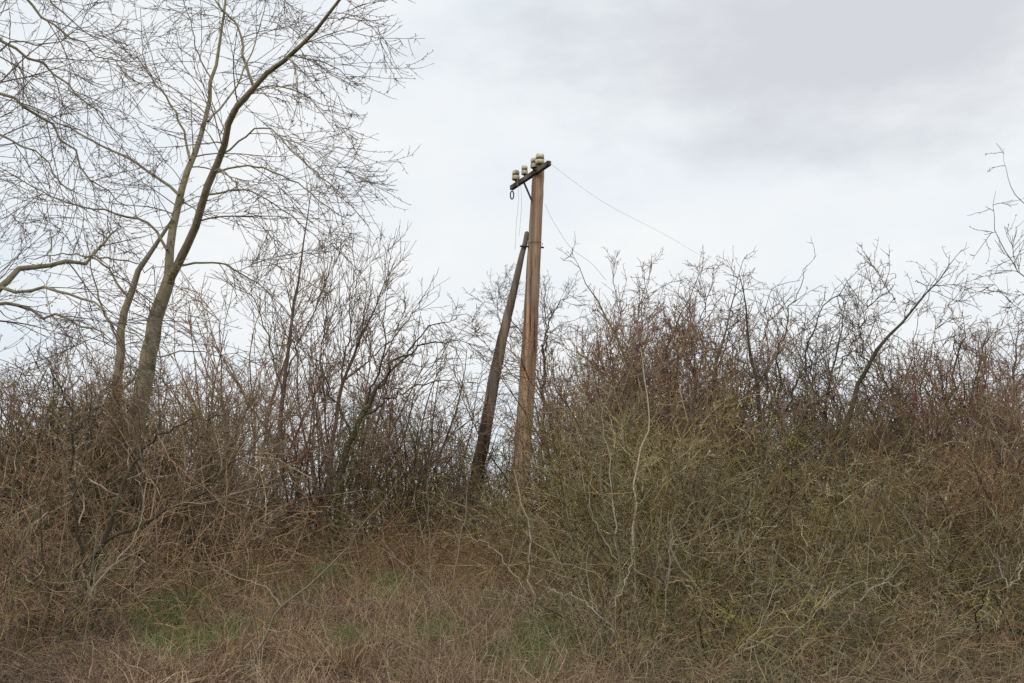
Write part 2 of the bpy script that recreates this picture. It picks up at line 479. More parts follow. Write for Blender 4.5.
wire([pD + np.array([.06, 0, .1]), at(600, 200, 21), at(660, 232, 25), at(722, 267, 30), at(800, 300, 36)], .0024, 'thin wire running from the pole top down right towards the hedge')
wire([at(545, 204, Yp - .1), at(556, 226, 17.0), at(572, 249, 16.6), at(592, 264, 16.2), at(606, 280, 16)], .0034, 'slack broken wire curling down to the bushes right of the pole')
wire([pA + np.array([.02, -.06, .05]), at(518.5, 200, 18.3), at(516.5, 222, 18.3), at(515, 250, 18.3)], .0028, 'left one of two loose wires hanging from the crossarm end')
wire([pA + np.array([.07, -.06, .05]), at(521.5, 200, 18.2), at(521, 214, 18.2), at(519, 236, 18.2)], .0028, 'right one of two loose wires hanging from the crossarm end')

# ------------------------------------------------------------------ trees with traced limbs
def build_tree(name, label, cat, Y, stems, levels, mat_stem, mat_twig, seed, rs=1.0, ground_px=None, group=None, wob=.012, leaves=None, jitter=.12, foot=None):
    """stems: (part_name, [(px,py[,dY])...], r0, r1); levels: dicts for grow()"""
    rng = np.random.default_rng(seed)
    K = 18
    Ps, Rs, names = [], [], []
    for nm, pts, r0, r1 in stems:
        W = []
        dy = rng.normal(0, jitter) if nm != 'trunk' else 0
        for j, p in enumerate(pts):
            off = p[2] if len(p) > 2 else dy * j
            W.append(at(p[0], p[1], Y + off))
        P, R = resample(W, np.linspace(r0, max(r1 * .8, .003), len(W)) ** 1.0 * (rs if nm == 'trunk' else rs * .8), K, rng, wob)
        Ps.append(P); Rs.append(R); names.append(nm)
    b = Ps[0][0].copy()
    gz = float(ground_z(b[0], b[1]))
    # sink first stem into the ground
    if foot is None:
        d = norm(Ps[0][0] - Ps[0][1]); 
        if Ps[0][0][2] > gz - .05:
            lo = np.array([b[0], b[1], gz - .1]) + np.array([d[0], d[1], 0]) * .15
            P, R = resample([lo, Ps[0][0], Ps[0][4], Ps[0][9], Ps[0][-1]], [Rs[0][0] * 1.25, Rs[0][0], Rs[0][4], Rs[0][9], Rs[0][-1]], K, rng, wob * .5)
            Ps[0], Rs[0] = P, R
    O = np.array([Ps[0][0][0], Ps[0][0][1], gz])
    root = empty(name, O)
    tag(root, label, cat, group)
    for nm, P, R in zip(names, Ps, Rs):
        link_mesh(nm, tubes_mesh(nm, [(P[None], R[None], 12)], O), mat_stem, root)
    P0, R0 = np.stack(Ps), np.stack(Rs)
    if isinstance(levels, dict): levels = [levels]
    crowns = []
    cur = (P0, R0)
    pools = {0: cur}
    for li, lv in enumerate(levels):
        lv = dict(lv); src = lv.pop('src', li); sd = lv.pop('sides', 3)
        P, R = grow(*pools[src], rng=rng, **lv)
        pools[li + 1] = (P, R); crowns.append((P, R, sd))
    link_mesh('crown', tubes_mesh('crown', crowns, O), mat_twig, root)
    if leaves:
        P = pools[leaves.get('src', len(levels))][0]
        pts = P[:, 1:].reshape(-1, 3)
        pick = rng.choice(len(pts), min(leaves['n'], len(pts)), replace=False)
        link_mesh('leaf_tufts', leaf_mesh('leaf_tufts', pts[pick] + rng.normal(0, .01, (len(pick), 3)), leaves['size'], rng, O), leaves['mat'], root)['kind'] = 'stuff'
    return root


arch = [dict(dens=5.2, ang=.95, L=1.75, K=9, wob=.06, up=.0, droop=.075, lift=.10, rr=.5, rk=.0075, rmin=.0036, t0=.18, lprof=.80, sides=5, bias=(-.25, 0, .3), outw=(-4.3, .8)),
        dict(dens=4.8, ang=.6, L=1.0, K=7, wob=.08, droop=.05, lift=.10, rr=.6, rk=.007, rmin=.0032, t0=.1, lprof=.5, sides=4),
        dict(dens=4.2, ang=.75, L=.36, K=4, wob=.13, lift=.12, rr=.6, rk=.010, rmin=.0028, t0=.1),
        dict(src=2, dens=9, ang=1.1, L=.055, K=1, wob=.1, rr=.8, rk=.03, rmin=.0036, t0=.05),
        dict(src=3, dens=9, ang=1.0, L=.05, K=1, wob=.1, rr=.8, rk=.03, rmin=.0036, t0=.05)]

build_tree('bare_tree', 'tall bare tree with forked grey green trunk and arching twigs, left of the pole', 'tree', 13.0, [
    ('trunk', [(118, 575), (128, 470), (148, 360), (160, 305), (170, 275)], .165, .115),
    ('limb', [(167, 290), (171, 240), (181, 190), (195, 155), (205, 125), (212, 80), (222, 30), (229, -40)], .092, .022),
    ('limb', [(168, 283), (190, 240), (205, 195), (222, 150), (232, 117), (255, 85), (290, 55), (315, 30), (342, -5), (372, -50)], .088, .02),
    ('limb', [(254, 88), (243, 55), (240, 30), (222, 10), (200, -20)], .032, .014),
    ('limb', [(208, 122), (228, 100), (247, 62), (262, 20), (268, -20)], .024, .008),
    ('limb', [(179, 195), (145, 168), (92, 140), (50, 118), (-5, 94)], .032, .010),
    ('limb', [(190, 160), (180, 122), (165, 95), (150, 78), (143, 50), (140, 8)], .026, .007),
    ('limb', [(167, 250), (150, 225), (110, 212), (60, 200), (-5, 165)], .030, .010),
    ('limb', [(212, 83), (200, 60), (190, 20), (176, -20)], .018, .007),
    ('limb', [(232, 117), (262, 88), (300, 92), (322, 112), (342, 142)], .020, .005),
    ('limb', [(220, 155), (265, 128), (296, 155), (325, 180), (345, 198)], .020, .005),
    ('limb', [(212, 175), (250, 165), (300, 185), (335, 212), (355, 222)], .022, .005),
    ('limb', [(205, 195), (240, 190), (290, 215), (330, 250)], .022, .006),
    ('limb', [(178, 265), (215, 262), (260, 285), (300, 330)], .024, .007),
    ('limb', [(290, 56), (330, 65), (355, 82), (372, 92)], .014, .004),
    ('limb', [(325, 18), (355, 20), (375, 26), (392, 24)], .013, .004),
], arch, MT['trunk'], MT['treetwig'], 11, jitter=.22, rs=.78, wob=.010)

build_tree('bare_tree', 'slimmer bare stem standing just left of the forked trunk', 'tree', 13.3, [
    ('trunk', [(108, 575), (115, 430), (121, 345), (128, 295), (142, 262), (160, 238), (182, 200)], .085, .022),
    ('limb', [(128, 297), (100, 262), (60, 255), (20, 262)], .022, .008),
    ('limb', [(121, 345), (100, 300), (88, 250), (82, 200)], .022, .006),
    ('limb', [(118, 400), (150, 360), (200, 352), (240, 370)], .02, .006),
], [dict(arch[0], dens=2.6, L=1.6), *arch[1:]], MT['trunk'], MT['treetwig'], 12, rs=.85, wob=.016)

arch2 = [dict(dens=4.2, ang=.8, L=1.4, K=9, wob=.06, droop=.035, lift=.10, rr=.5, rk=.008, rmin=.003, t0=.1, lprof=.5, sides=5), *[dict(a) for a in arch[1:]]]
for a in arch2[1:]: a['rmin'] = .0025
build_tree('bare_tree', 'bare tree outside the left edge reaching its long limbs into the picture', 'tree', 10.0, [
    ('trunk', [(-120, 640), (-105, 480), (-90, 380), (-95, 200), (-90, 40), (-80, -80)], .16, .06),
    ('limb', [(-90, 400), (-40, 330), (0, 290), (25, 270), (50, 262), (85, 260), (105, 240), (118, 230)], .065, .012),
    ('limb', [(-70, 340), (-5, 292), (30, 289), (70, 293), (105, 310), (145, 345)], .032, .008),
    ('limb', [(-90, 330), (0, 302), (45, 313), (85, 326), (118, 352)], .032, .008),
    ('limb', [(50, 262), (50, 240), (48, 205), (52, 170)], .012, .004),
    ('limb', [(85, 258), (120, 258), (150, 268), (185, 262)], .014, .004),
    ('limb', [(-95, 160), (-20, 90), (0, 94), (55, 130), (90, 175), (130, 210)], .034, .006),
    ('limb', [(-90, 60), (-30, 20), (0, 42), (50, 70), (90, 105), (130, 145)], .034, .005),
    ('limb', [(-85, -60), (-10, -50), (28, -2), (60, 33), (90, 50), (150, 90)], .030, .005),
    ('limb', [(-85, -80), (0, -60), (45, -5), (75, 25), (120, 55)], .024, .005),
    ('limb', [(-92, 200), (-30, 135), (10, 140), (60, 180), (80, 215)], .024, .005),
    ('limb', [(-92, 100), (-30, 60), (10, 45), (55, 42), (100, 20)], .02, .005),
], arch2, MT['trunk'], MT['treetwig'], 13, jitter=.12, foot=1, rs=.85, wob=.02)

build_tree('bare_tree', 'bare tree at the right edge with upcurved twigs against the sky', 'tree', 14.0, [
    ('trunk', [(1125, 600), (1110, 450), (1100, 330), (1090, 200), (1100, 80)], .12, .03),
    ('limb', [(1104, 380), (1060, 310), (1024, 276), (1004, 250), (993, 222), (997, 190)], .028, .006),
    ('limb', [(1095, 280), (1055, 235), (1024, 205), (1008, 178), (1003, 150)], .024, .005),
    ('limb', [(1107, 420), (1060, 350), (1020, 310), (985, 275)], .022, .005),
    ('limb', [(1107, 440), (1060, 380), (1030, 330), (1000, 300)], .022, .005),
], [dict(arch[0], dens=3.0, L=.8, outw=None), dict(arch[1], L=.4), *arch[2:]], MT['trunk'], MT['treetwig'], 14, foot=1, rs=.5)

# smaller hedge trees
haw = [dict(dens=8.5, ang=.75, L=.85, K=8, wob=.15, up=.02, rr=.6, rk=.010, rmin=.0036, t0=.10, lprof=.74, sides=4),
       dict(dens=8, ang=.75, L=.40, K=5, wob=.2, up=.02, rr=.65, rk=.010, rmin=.0031, lprof=.5),
       dict(dens=9, ang=.9, L=.14, K=3, wob=.25, up=.02, rr=.7, rk=.014, rmin=.0027),
       dict(src=2, dens=7, ang=1.1, L=.08, K=2, wob=.2, rr=.8, rk=.03, rmin=.0027)]
upr = [dict(dens=7.0, ang=.45, L=1.1, K=8, wob=.07, up=.05, rr=.6, rk=.008, rmin=.0038, t0=.15, lprof=.5, sides=4),
       dict(dens=6.5, ang=.55, L=.5, K=6, wob=.11, up=.04, rr=.65, rk=.008, rmin=.0032, lprof=.4),
       dict(dens=5.0, ang=.65, L=.22, K=3, wob=.16, up=.02, rr=.7, rk=.012, rmin=.0028)]

def T(*a, **k):
    if a[0] in ('small_tree', 'thorn_tree') and a[3] > 9:
        k.setdefault('rs', .5); k.setdefault('wob', .022)
    return build_tree(*a, **k)
T('small_tree', 'slender upright tree with a thin leader rising above the thicket left of centre', 'tree', 14.5, [
    ('trunk', [(272, 560), (280, 450), (286, 350), (294, 270), (302, 222), (312, 178)], .075, .006),
    ('limb', [(284, 400), (268, 340), (252, 290), (247, 262)], .03, .006),
    ('limb', [(285, 380), (310, 320), (330, 270), (338, 232)], .03, .006)],
  upr, MT['redb'], MT['red'], 21)
T('small_tree', 'multi stemmed reddish tree fanning upward in the middle of the left thicket', 'tree', 15.0, [
    ('trunk', [(318, 560), (328, 460), (345, 380), (370, 320), (388, 285), (398, 262)], .07, .007),
    ('limb', [(330, 450), (322, 380), (325, 310), (335, 262)], .035, .006),
    ('limb', [(340, 400), (348, 340), (352, 290), (362, 250)], .035, .006),
    ('limb', [(345, 380), (385, 345), (415, 310), (425, 290)], .03, .006)],
  upr, MT['redb'], MT['red'], 22)
T('thorn_tree', 'mossy dark thorn with its boughs spreading right towards the prop', 'tree', 13.0, [
    ('trunk', [(333, 560), (340, 500), (352, 440), (366, 405), (380, 385)], .10, .06),
    ('limb', [(378, 388), (400, 360), (425, 345), (450, 342), (490, 345)], .04, .008),
    ('limb', [(366, 405), (384, 350), (384, 310), (392, 280)], .035, .007),
    ('limb', [(360, 420), (400, 395), (440, 380), (470, 390)], .035, .008),
    ('limb', [(372, 395), (410, 350), (435, 325), (455, 318), (478, 315)], .03, .006),
    ('limb', [(352, 440), (335, 400), (322, 370), (300, 345)], .035, .008)],
  haw, MT['darkbark'], MT['skytwig'], 23)
T('thorn_tree', 'thorn tree directly behind the pole, its crown fanning out either side', 'tree', 20.5, [
    ('trunk', [(541, 560), (542, 450), (543, 390), (545, 345)], .09, .05),
    ('limb', [(544, 400), (530, 350), (512, 318), (495, 283)], .04, .008),
    ('limb', [(545, 350), (552, 315), (566, 298), (588, 296)], .04, .008),
    ('limb', [(544, 360), (546, 320), (545, 292), (552, 275)], .035, .007),
    ('limb', [(543, 420), (520, 385), (490, 350), (470, 322)], .035, .008),
    ('limb', [(543, 430), (570, 380), (585, 345), (590, 320)], .035, .008),
    ('limb', [(535, 380), (505, 340), (498, 310), (508, 265)], .03, .006)],
  [dict(haw[0], L=1.15), *haw[1:]], MT['darkbark'], MT['skytwig'], 24)
T('small_tree', 'thin arching sapling whose bare whips stick out above the hedge by the wire', 'tree', 13.0, [
    ('trunk', [(640, 520), (632, 400), (628, 340), (618, 300), (600, 270), (583, 258), (572, 252)], .045, .004),
    ('limb', [(632, 400), (640, 350), (655, 310), (664, 285)], .025, .005),
    ('limb', [(628, 345), (640, 310), (645, 295), (642, 275)], .018, .005),
    ('limb', [(628, 350), (617, 320), (614, 285), (609, 258)], .014, .004)],
  [dict(haw[0], L=.8, dens=4), *haw[1:]], MT['oliveb'], MT['red'], 25)
T('small_tree', 'reddish small tree with two leaning leaders at the crest of the hedge', 'tree', 14.5, [
    ('trunk', [(645, 540), (650, 430), (660, 370), (672, 325), (690, 290), (704, 272)], .06, .006),
    ('limb', [(652, 420), (640, 370), (640, 330), (648, 296)], .03, .006),
    ('limb', [(660, 370), (690, 340), (706, 310), (700, 285)], .03, .006)],
  haw, MT['redb'], MT['red'], 26)
T('small_tree', 'dense reddish tree with one clear tip, left neighbour of the dark crooked stem', 'tree', 14.0, [
    ('trunk', [(698, 540), (705, 450), (712, 380), (722, 335), (735, 290), (742, 262)], .06, .007),
    ('limb', [(706, 430), (694, 380), (692, 330), (688, 300)], .03, .006),
    ('limb', [(715, 370), (700, 330), (706, 300), (716, 280)], .026, .006)],
  [dict(haw[0], L=1.0), *haw[1:]], MT['redb'], MT['red'], 27)
T('thorn_tree', 'dark crooked stem with sparse twigs seen clear against the sky', 'tree', 13.5, [
    ('trunk', [(768, 540), (764, 450), (757, 380), (754, 330), (750, 303), (742, 292), (742, 275)], .06, .012),
    ('limb', [(764, 450), (772, 400), (778, 350), (782, 320)], .03, .007),
    ('limb', [(757, 385), (735, 350), (728, 330), (722, 300)], .022, .005)],
  [dict(haw[0], dens=3, L=.8), *haw[1:]], MT['darkbark'], MT['skytwig'], 28)
T('small_tree', 'open vase shaped tree with many thin forking limbs against the sky', 'tree', 14.0, [
    ('trunk', [(788, 560), (785, 470), (782, 420), (778, 400)], .07, .045),
    ('limb', [(780, 410), (779, 360), (788, 320), (800, 285), (815, 256)], .035, .006),
    ('limb', [(782, 420), (802, 375), (812, 340), (830, 300), (850, 282), (868, 262)], .035, .006),
    ('limb', [(783, 430), (770, 390), (766, 340), (768, 300), (782, 275)], .028, .006),
    ('limb', [(800, 378), (826, 350), (840, 320), (845, 300)], .02, .005),
    ('limb', [(785, 440), (822, 400), (850, 370), (870, 345)], .024, .005)],
  [dict(haw[0], dens=4.2, L=.95), dict(haw[1], dens=5), dict(haw[2], dens=6), haw[3]], MT['darkbark'], MT['skytwig'], 29)
T('thorn_tree', 'dark tree leaning right with a wind swept tip, tallest of the right hedge', 'tree', 13.0, [
    ('trunk', [(836, 560), (838, 470), (848, 405), (868, 366), (884, 338), (896, 302), (918, 280), (950, 268)], .08, .010),
    ('limb', [(896, 302), (888, 290), (880, 280), (876, 272)], .015, .004),
    ('limb', [(868, 366), (862, 330), (868, 300), (884, 280)], .022, .005),
    ('limb', [(915, 282), (935, 290), (950, 305)], .014, .004),
    ('limb', [(848, 405), (880, 395), (920, 370), (950, 345)], .026, .006)],
  [dict(haw[0], dens=5, L=.85), *haw[1:]], MT['darkbark'], MT['skytwig'], 30)
T('thorn_tree', 'olive barked tree bending back left under the leaning one', 'tree', 13.5, [
    ('trunk', [(905, 570), (908, 480), (908, 425), (898, 388), (880, 352), (868, 338)], .055, .01),
    ('limb', [(906, 430), (920, 390), (930, 350), (936, 322)], .03, .006),
    ('limb', [(908, 450), (945, 405), (975, 370), (992, 350)], .028, .006)],
  [dict(haw[0], L=1.0), *haw[1:]], MT['oliveb'], MT['brown'], 31)
T('small_tree', 'reddish bushy tree just left of the right edge', 'tree', 14.0, [
    ('trunk', [(940, 570), (945, 470), (950, 400), (960, 350), (965, 322)], .06, .008),
    ('limb', [(945, 440), (930, 400), (925, 360), (935, 330)], .03, .006),
    ('limb', [(948, 430), (980, 390), (990, 350), (1005, 320)], .03, .006)],
  haw, MT['redb'], MT['red'], 32)
T('thorn_tree', 'dark forked thorn rising between the vase shaped tree and the leaning one', 'tree', 14.2, [
    ('trunk', [(826, 560), (824, 470), (828, 420), (834, 370), (838, 330), (846, 300)], .06, .010),
    ('limb', [(828, 420), (812, 380), (808, 340), (816, 305)], .03, .006),
    ('limb', [(834, 370), (856, 340), (866, 315), (862, 296)], .026, .006)],
  haw, MT['darkbark'], MT['skytwig'], 35)
T('thorn_tree', 'dark rounded thorn standing right of the leaning tree', 'tree', 14.2, [
    ('trunk', [(968, 560), (970, 480), (966, 420), (972, 370), (984, 338)], .06, .012),
    ('limb', [(968, 440), (945, 400), (938, 365), (946, 335)], .03, .006),
    ('limb', [(966, 420), (962, 380), (956, 345), (962, 322)], .03, .006)],
  haw, MT['darkbark'], MT['skytwig'], 36)
T('small_tree', 'twiggy reddish tree cut off by the right edge', 'tree', 13.5, [
    ('trunk', [(1012, 570), (1010, 470), (1012, 400), (1018, 350), (1020, 320)], .055, .008),
    ('limb', [(1010, 450), (990, 400), (985, 365), (978, 335)], .03, .006),
    ('limb', [(1010, 430), (1040, 390), (1050, 350), (1045, 330)], .03, .006)],
  haw, MT['redb'], MT['red'], 33)

# near dark hawthorn at the left
near_haw = [dict(dens=5.5, ang=.8, L=1.0, K=8, wob=.17, up=.03, rr=.55, rk=.009, rmin=.003, t0=.15, lprof=.35, sides=5),
            dict(dens=6.5, ang=.85, L=.5, K=5, wob=.22, up=.02, rr=.6, rk=.009, rmin=.0026),
            dict(dens=7, ang=.95, L=.17, K=3, wob=.25, rr=.7, rk=.012, rmin=.0024)]
T('thorn_tree', 'near dark hawthorn with crooked boughs crossing the lower left', 'tree', 8.0, [
    ('trunk', [(30, 700), (55, 650), (80, 600), (100, 550)], .06, .045),
    ('limb', [(99, 553), (112, 515), (124, 485), (142, 450), (146, 415), (141, 385)], .038, .010),
    ('limb', [(100, 548), (150, 518), (200, 492), (235, 462), (275, 425)], .026, .006),
    ('limb', [(90, 575), (74, 520), (70, 480), (73, 430), (60, 385), (40, 350)], .026, .006),
    ('limb', [(140, 452), (172, 430), (198, 420), (230, 412)], .018, .005),
    ('limb', [(60, 640), (30, 560), (15, 490), (20, 420)], .026, .006),
    ('limb', [(75, 430), (105, 400), (118, 370)], .014, .005)],
  near_haw, MT['darkbark'], MT['brown'], 41, wob=.012, rs=.66, leaves=dict(n=500, size=.016, mat=MT['rust'], src=2))

# pale saplings and boughs in front
sp = [dict(dens=3.2, ang=.7, L=.55, K=6, wob=.12, up=.02, rr=.6, rk=.006, rmin=.0018, t0=.25, sides=4),
      dict(dens=5, ang=.8, L=.22, K=3, wob=.15, rr=.7, rk=.008, rmin=.0015)]
few = [dict(sp[0], dens=1.3, L=.4), dict(sp[1], dens=3)]
T('sapling', 'pale smooth sapling leaning right across the dead grass, forked near its middle', 'sapling', 7.0, [
    ('stem', [(230, 700), (262, 640), (285, 603), (325, 572), (352, 540), (375, 510), (396, 482)], .013, .004),
    ('branch', [(286, 603), (312, 605), (345, 606), (380, 600)], .006, .002),
    ('branch', [(283, 607), (262, 585), (240, 578), (212, 565)], .006, .002),
    ], few, MT['pale'], MT['pale'], 51, rs=.8, wob=.006)
T('sapling', 'little whitish forked sapling in front of the left hawthorn', 'sapling', 6.8, [
    ('stem', [(80, 690), (83, 655), (88, 615), (91, 596)], .009, .007),
    ('branch', [(91, 597), (97, 565), (102, 548), (90, 530)], .005, .002),
    ('branch', [(91, 597), (85, 580), (82, 570)], .004, .002),
    ('branch', [(92, 590), (112, 565), (131, 545), (140, 520)], .005, .002)], sp, MT['pale'], MT['pale'], 52, rs=.8, wob=.006)
T('sapling', 'pale stick forking just left of the bramble hollow below the prop', 'sapling', 8.5, [
    ('stem', [(440, 690), (438, 640), (436, 605), (450, 580), (460, 540), (467, 500), (468, 470)], .010, .004),
    ('branch', [(438, 603), (420, 580), (398, 560), (380, 548)], .005, .002),
    ('branch', [(438, 605), (470, 592), (510, 590), (545, 578)], .006, .002),
    ('branch', [(432, 615), (430, 560), (428, 520), (427, 480)], .005, .002)], few, MT['pale'], MT['pale'], 53, rs=.8, wob=.006)
T('sapling', 'tall pale sapling with forked crooked stems at the hedge front right of the pole', 'sapling', 8.0, [
    ('stem', [(622, 700), (617, 620), (617, 545), (606, 515), (600, 470), (597, 430), (588, 405)], .017, .006),
    ('branch', [(617, 548), (612, 500), (609, 460), (603, 420), (612, 385)], .010, .004),
    ('branch', [(617, 560), (598, 530), (590, 500), (592, 470), (598, 450)], .008, .003),
    ('branch', [(618, 600), (590, 570), (560, 562), (535, 540), (520, 530)], .008, .003)], sp, MT['pale'], MT['pale'], 54, rs=.8, wob=.01)
T('sapling', 'pale yellowish stem snaking up through the middle of the hedge', 'sapling', 8.4, [
    ('stem', [(640, 700), (634, 600), (635, 515), (637, 460), (648, 430), (645, 385), (640, 345)], .015, .005),
    ('branch', [(635, 512), (650, 490), (670, 476), (705, 472)], .008, .003),
    ('branch', [(637, 465), (622, 440), (615, 415)], .005, .002)], few, MT['pale'], MT['pale'], 55, rs=.8, wob=.01)
T('sapling', 'thin pale sapling, right one of three stems at the hedge front', 'sapling', 7.6, [
    ('stem', [(664, 700), (663, 640), (667, 580), (671, 545), (668, 510)], .009, .004),
    ('branch', [(671, 545), (700, 535), (725, 520), (750, 515)], .005, .002)], sp, MT['pale'], MT['pale'], 56, rs=.8, wob=.008)
T('fallen_bough', 'pale dead bough lying across the brambles at bottom right of centre', 'bough', 7.0, [
    ('stem', [(690, 700), (712, 672), (735, 655), (775, 638), (800, 628), (822, 606), (840, 590)], .013, .004),
    ('branch', [(735, 655), (752, 635), (768, 618), (778, 600)], .007, .002),
    ('branch', [(710, 676), (760, 677), (800, 665), (835, 655)], .006, .002),
    ('branch', [(775, 637), (760, 610), (745, 590), (735, 570)], .006, .002)], sp, MT['pale'], MT['pale'], 57, rs=.8, wob=.008)
T('sapling', 'small sapling splitting into three straight pale shoots at lower right', 'sapling', 7.4, [
    ('stem', [(922, 700), (924, 670), (926, 646)], .009, .008),
    ('branch', [(926, 647), (929, 620), (931, 582)], .006, .003),
    ('branch', [(926, 647), (905, 628), (878, 603)], .006, .003),
    ('branch', [(926, 647), (950, 635), (976, 627)], .006, .003)], few, MT['pale'], MT['pale'], 58, rs=.8, wob=.002)

srng = np.random.default_rng(321)
DS = [(548, 8.6, 470, 'p'), (584, 8.2, 520, 'd'), (606, 7.5, 585, 'p'), (652, 7.9, 470, 'o'), (688, 8.3, 500, 'p'), (716, 7.6, 560, 'o'), (742, 8.2, 480, 'd'), (768, 7.7, 545, 'p'), (806, 8.0, 500, 'o'),
      (834, 7.4, 590, 'p'), (856, 8.1, 520, 'd'), (880, 7.6, 560, 'o'), (905, 8.3, 500, 'o'), (948, 8.0, 540, 'p'), (972, 7.5, 590, 'd'), (996, 8.1, 500, 'o'), (1018, 7.7, 560, 'p'),
      (12, 7.6, 500, 'o'), (44, 7.9, 470, 'd'), (66, 7.4, 560, 'o'), (112, 8.2, 540, 'd'), (150, 9.0, 520, 'o'), (196, 9.4, 500, 'd')]
for n_, (px, Y, row, kd) in enumerate(DS):
    w1, w2, w3 = srng.normal(0, 10, 3)
    lean = srng.normal(0, 26)
    pts = [(px, 700), (px + w1 * .4, 660), (px + w1 + lean * .3, 660 - (660 - row) * .35), (px + w2 + lean * .6, 660 - (660 - row) * .7), (px + w2 * .5 + lean, row)]
    q1 = pts[2]; q2 = pts[3]; sg = 1 if n_ % 2 else -1
    br = [('branch', [q1, (q1[0] + sg * 18, q1[1] - 22), (q1[0] + sg * 42, q1[1] - 36 + w3), (q1[0] + sg * 66, q1[1] - 50 + w1)], .008, .003),
          ('branch', [q2, (q2[0] - sg * 14, q2[1] - 22), (q2[0] - sg * 22, q2[1] - 48 + w2)], .006, .003)]
    mt, lb, gp = {'p': (MT['pale'], 'pale crooked bare stem among the near bushes', 'pale crooked stems in the near bushes'),
                  'd': (MT['darkbark'], 'dark crooked stem with side twigs in the near bushes', 'dark crooked stems in the near bushes'),
                  'o': (MT['oliveb'], 'olive lichened stem rising through the near bushes', 'olive stems in the near bushes')}[kd]
    tw = {'p': MT['pale'], 'd': MT['brown'], 'o': MT['olive']}[kd]
    T('sapling', lb, 'sapling', Y, [('stem', pts, .016 * srng.uniform(.6, 1.3), .004)] + br, [dict(sp[0], dens=4.5), sp[1]], mt, tw, 600 + n_, wob=.012, group=gp)

# ------------------------------------------------------------------ shrubs: prototypes and copies
def proto_shrub(name, seed, nst, H, spread, levels, mat_stem, mat_twig, leaves=None, rst=.026):
    rng = np.random.default_rng(seed)
    root = empty(name, (0, 0, 0))
    K = 10; Ps, Rs = [], []
    for j in range(nst):
        az = 6.283 * (j + rng.random() * .8) / nst
        lean = rng.uniform(.1, 1.0) * spread
        d = norm(np.array([math.cos(az) * lean, math.sin(az) * lean, 1.0]))
        p = np.array([math.cos(az), math.sin(az), 0]) * rng.uniform(.03, .22) - np.array([0, 0, .15])
        L = H * rng.uniform(.7, 1.08); P = [p]
        for k in range(K):
            d = norm(d + rng.normal(0, .11, 3) + np.array([0, 0, .03])); p = p + d * L / K; P.append(p)
        Ps.append(np.array(P)); Rs.append(np.linspace(rst * rng.uniform(.6, 1.2), .004, K + 1))
        link_mesh('stem', tubes_mesh('stem', [(Ps[-1][None], Rs[-1][None], 6)]), mat_stem, root)
    pools = {0: (np.stack(Ps), np.stack(Rs))}; cr = []
    for li, lv in enumerate(levels):
        lv = dict(lv); src = lv.pop('src', li); sd = lv.pop('sides', 3)
        P, R = grow(*pools[src], rng=rng, **lv); pools[li + 1] = (P, R); cr.append((P, R, sd))
    link_mesh('crown', tubes_mesh('crown', cr), mat_twig, root)
    if leaves:
        pts = pools[len(levels)][0][:, 1:].reshape(-1, 3)
        pick = rng.choice(len(pts), min(leaves['n'], len(pts)), replace=False)
        link_mesh('leaf_tufts', leaf_mesh('leaf_tufts', pts[pick], leaves['size'], rng), leaves['mat'], root)['kind'] = 'stuff'
    return root

sh_th = [dict(dens=5, ang=.8, L=.95, K=8, wob=.2, up=.0, rr=.7, rk=.010, rmin=.0042, t0=.06, lprof=.25, sides=4, lvar=(.3, 1.5)),
         dict(dens=6, ang=.85, L=.45, K=5, wob=.24, rr=.7, rk=.010, rmin=.0036, lvar=(.3, 1.6)),
         dict(dens=6.5, ang=.95, L=.16, K=3, wob=.3, rr=.7, rk=.014, rmin=.0032)]
sh_up = [dict(dens=5, ang=.5, L=.95, K=7, wob=.10, up=.04, rr=.65, rk=.009, rmin=.0042, t0=.1, lprof=.3, sides=4, lvar=(.3, 1.4)),
         dict(dens=5.5, ang=.65, L=.48, K=4, wob=.14, up=.03, rr=.7, rk=.009, rmin=.0038, lvar=(.3, 1.5)),
         dict(dens=5.5, ang=.8, L=.18, K=3, wob=.2, up=.02, rr=.7, rk=.012, rmin=.0034)]
sh_near = [dict(dens=5.5, ang=.8, L=.62, K=8, wob=.2, up=.0, rr=.7, rk=.011, rmin=.0036, t0=.06, lprof=.25, sides=4, lvar=(.3, 1.7)),
         dict(dens=6.5, ang=.85, L=.28, K=5, wob=.24, rr=.7, rk=.012, rmin=.0030, lvar=(.3, 1.8)),
         dict(dens=7.5, ang=.95, L=.10, K=2, wob=.3, rr=.7, rk=.02, rmin=.0027)]
sh_fine = [dict(dens=7, ang=.7, L=.8, K=7, wob=.17, up=.02, rr=.65, rk=.010, rmin=.0038, t0=.06, lprof=.3, sides=4, lvar=(.3, 1.4)),
         dict(dens=8, ang=.8, L=.38, K=4, wob=.22, rr=.7, rk=.010, rmin=.0033, lvar=(.3, 1.5)),
         dict(dens=8, ang=.9, L=.14, K=3, wob=.25, rr=.7, rk=.014, rmin=.003)]
LV = lambda n, mat, s=.02: dict(n=n, mat=mat, size=s)
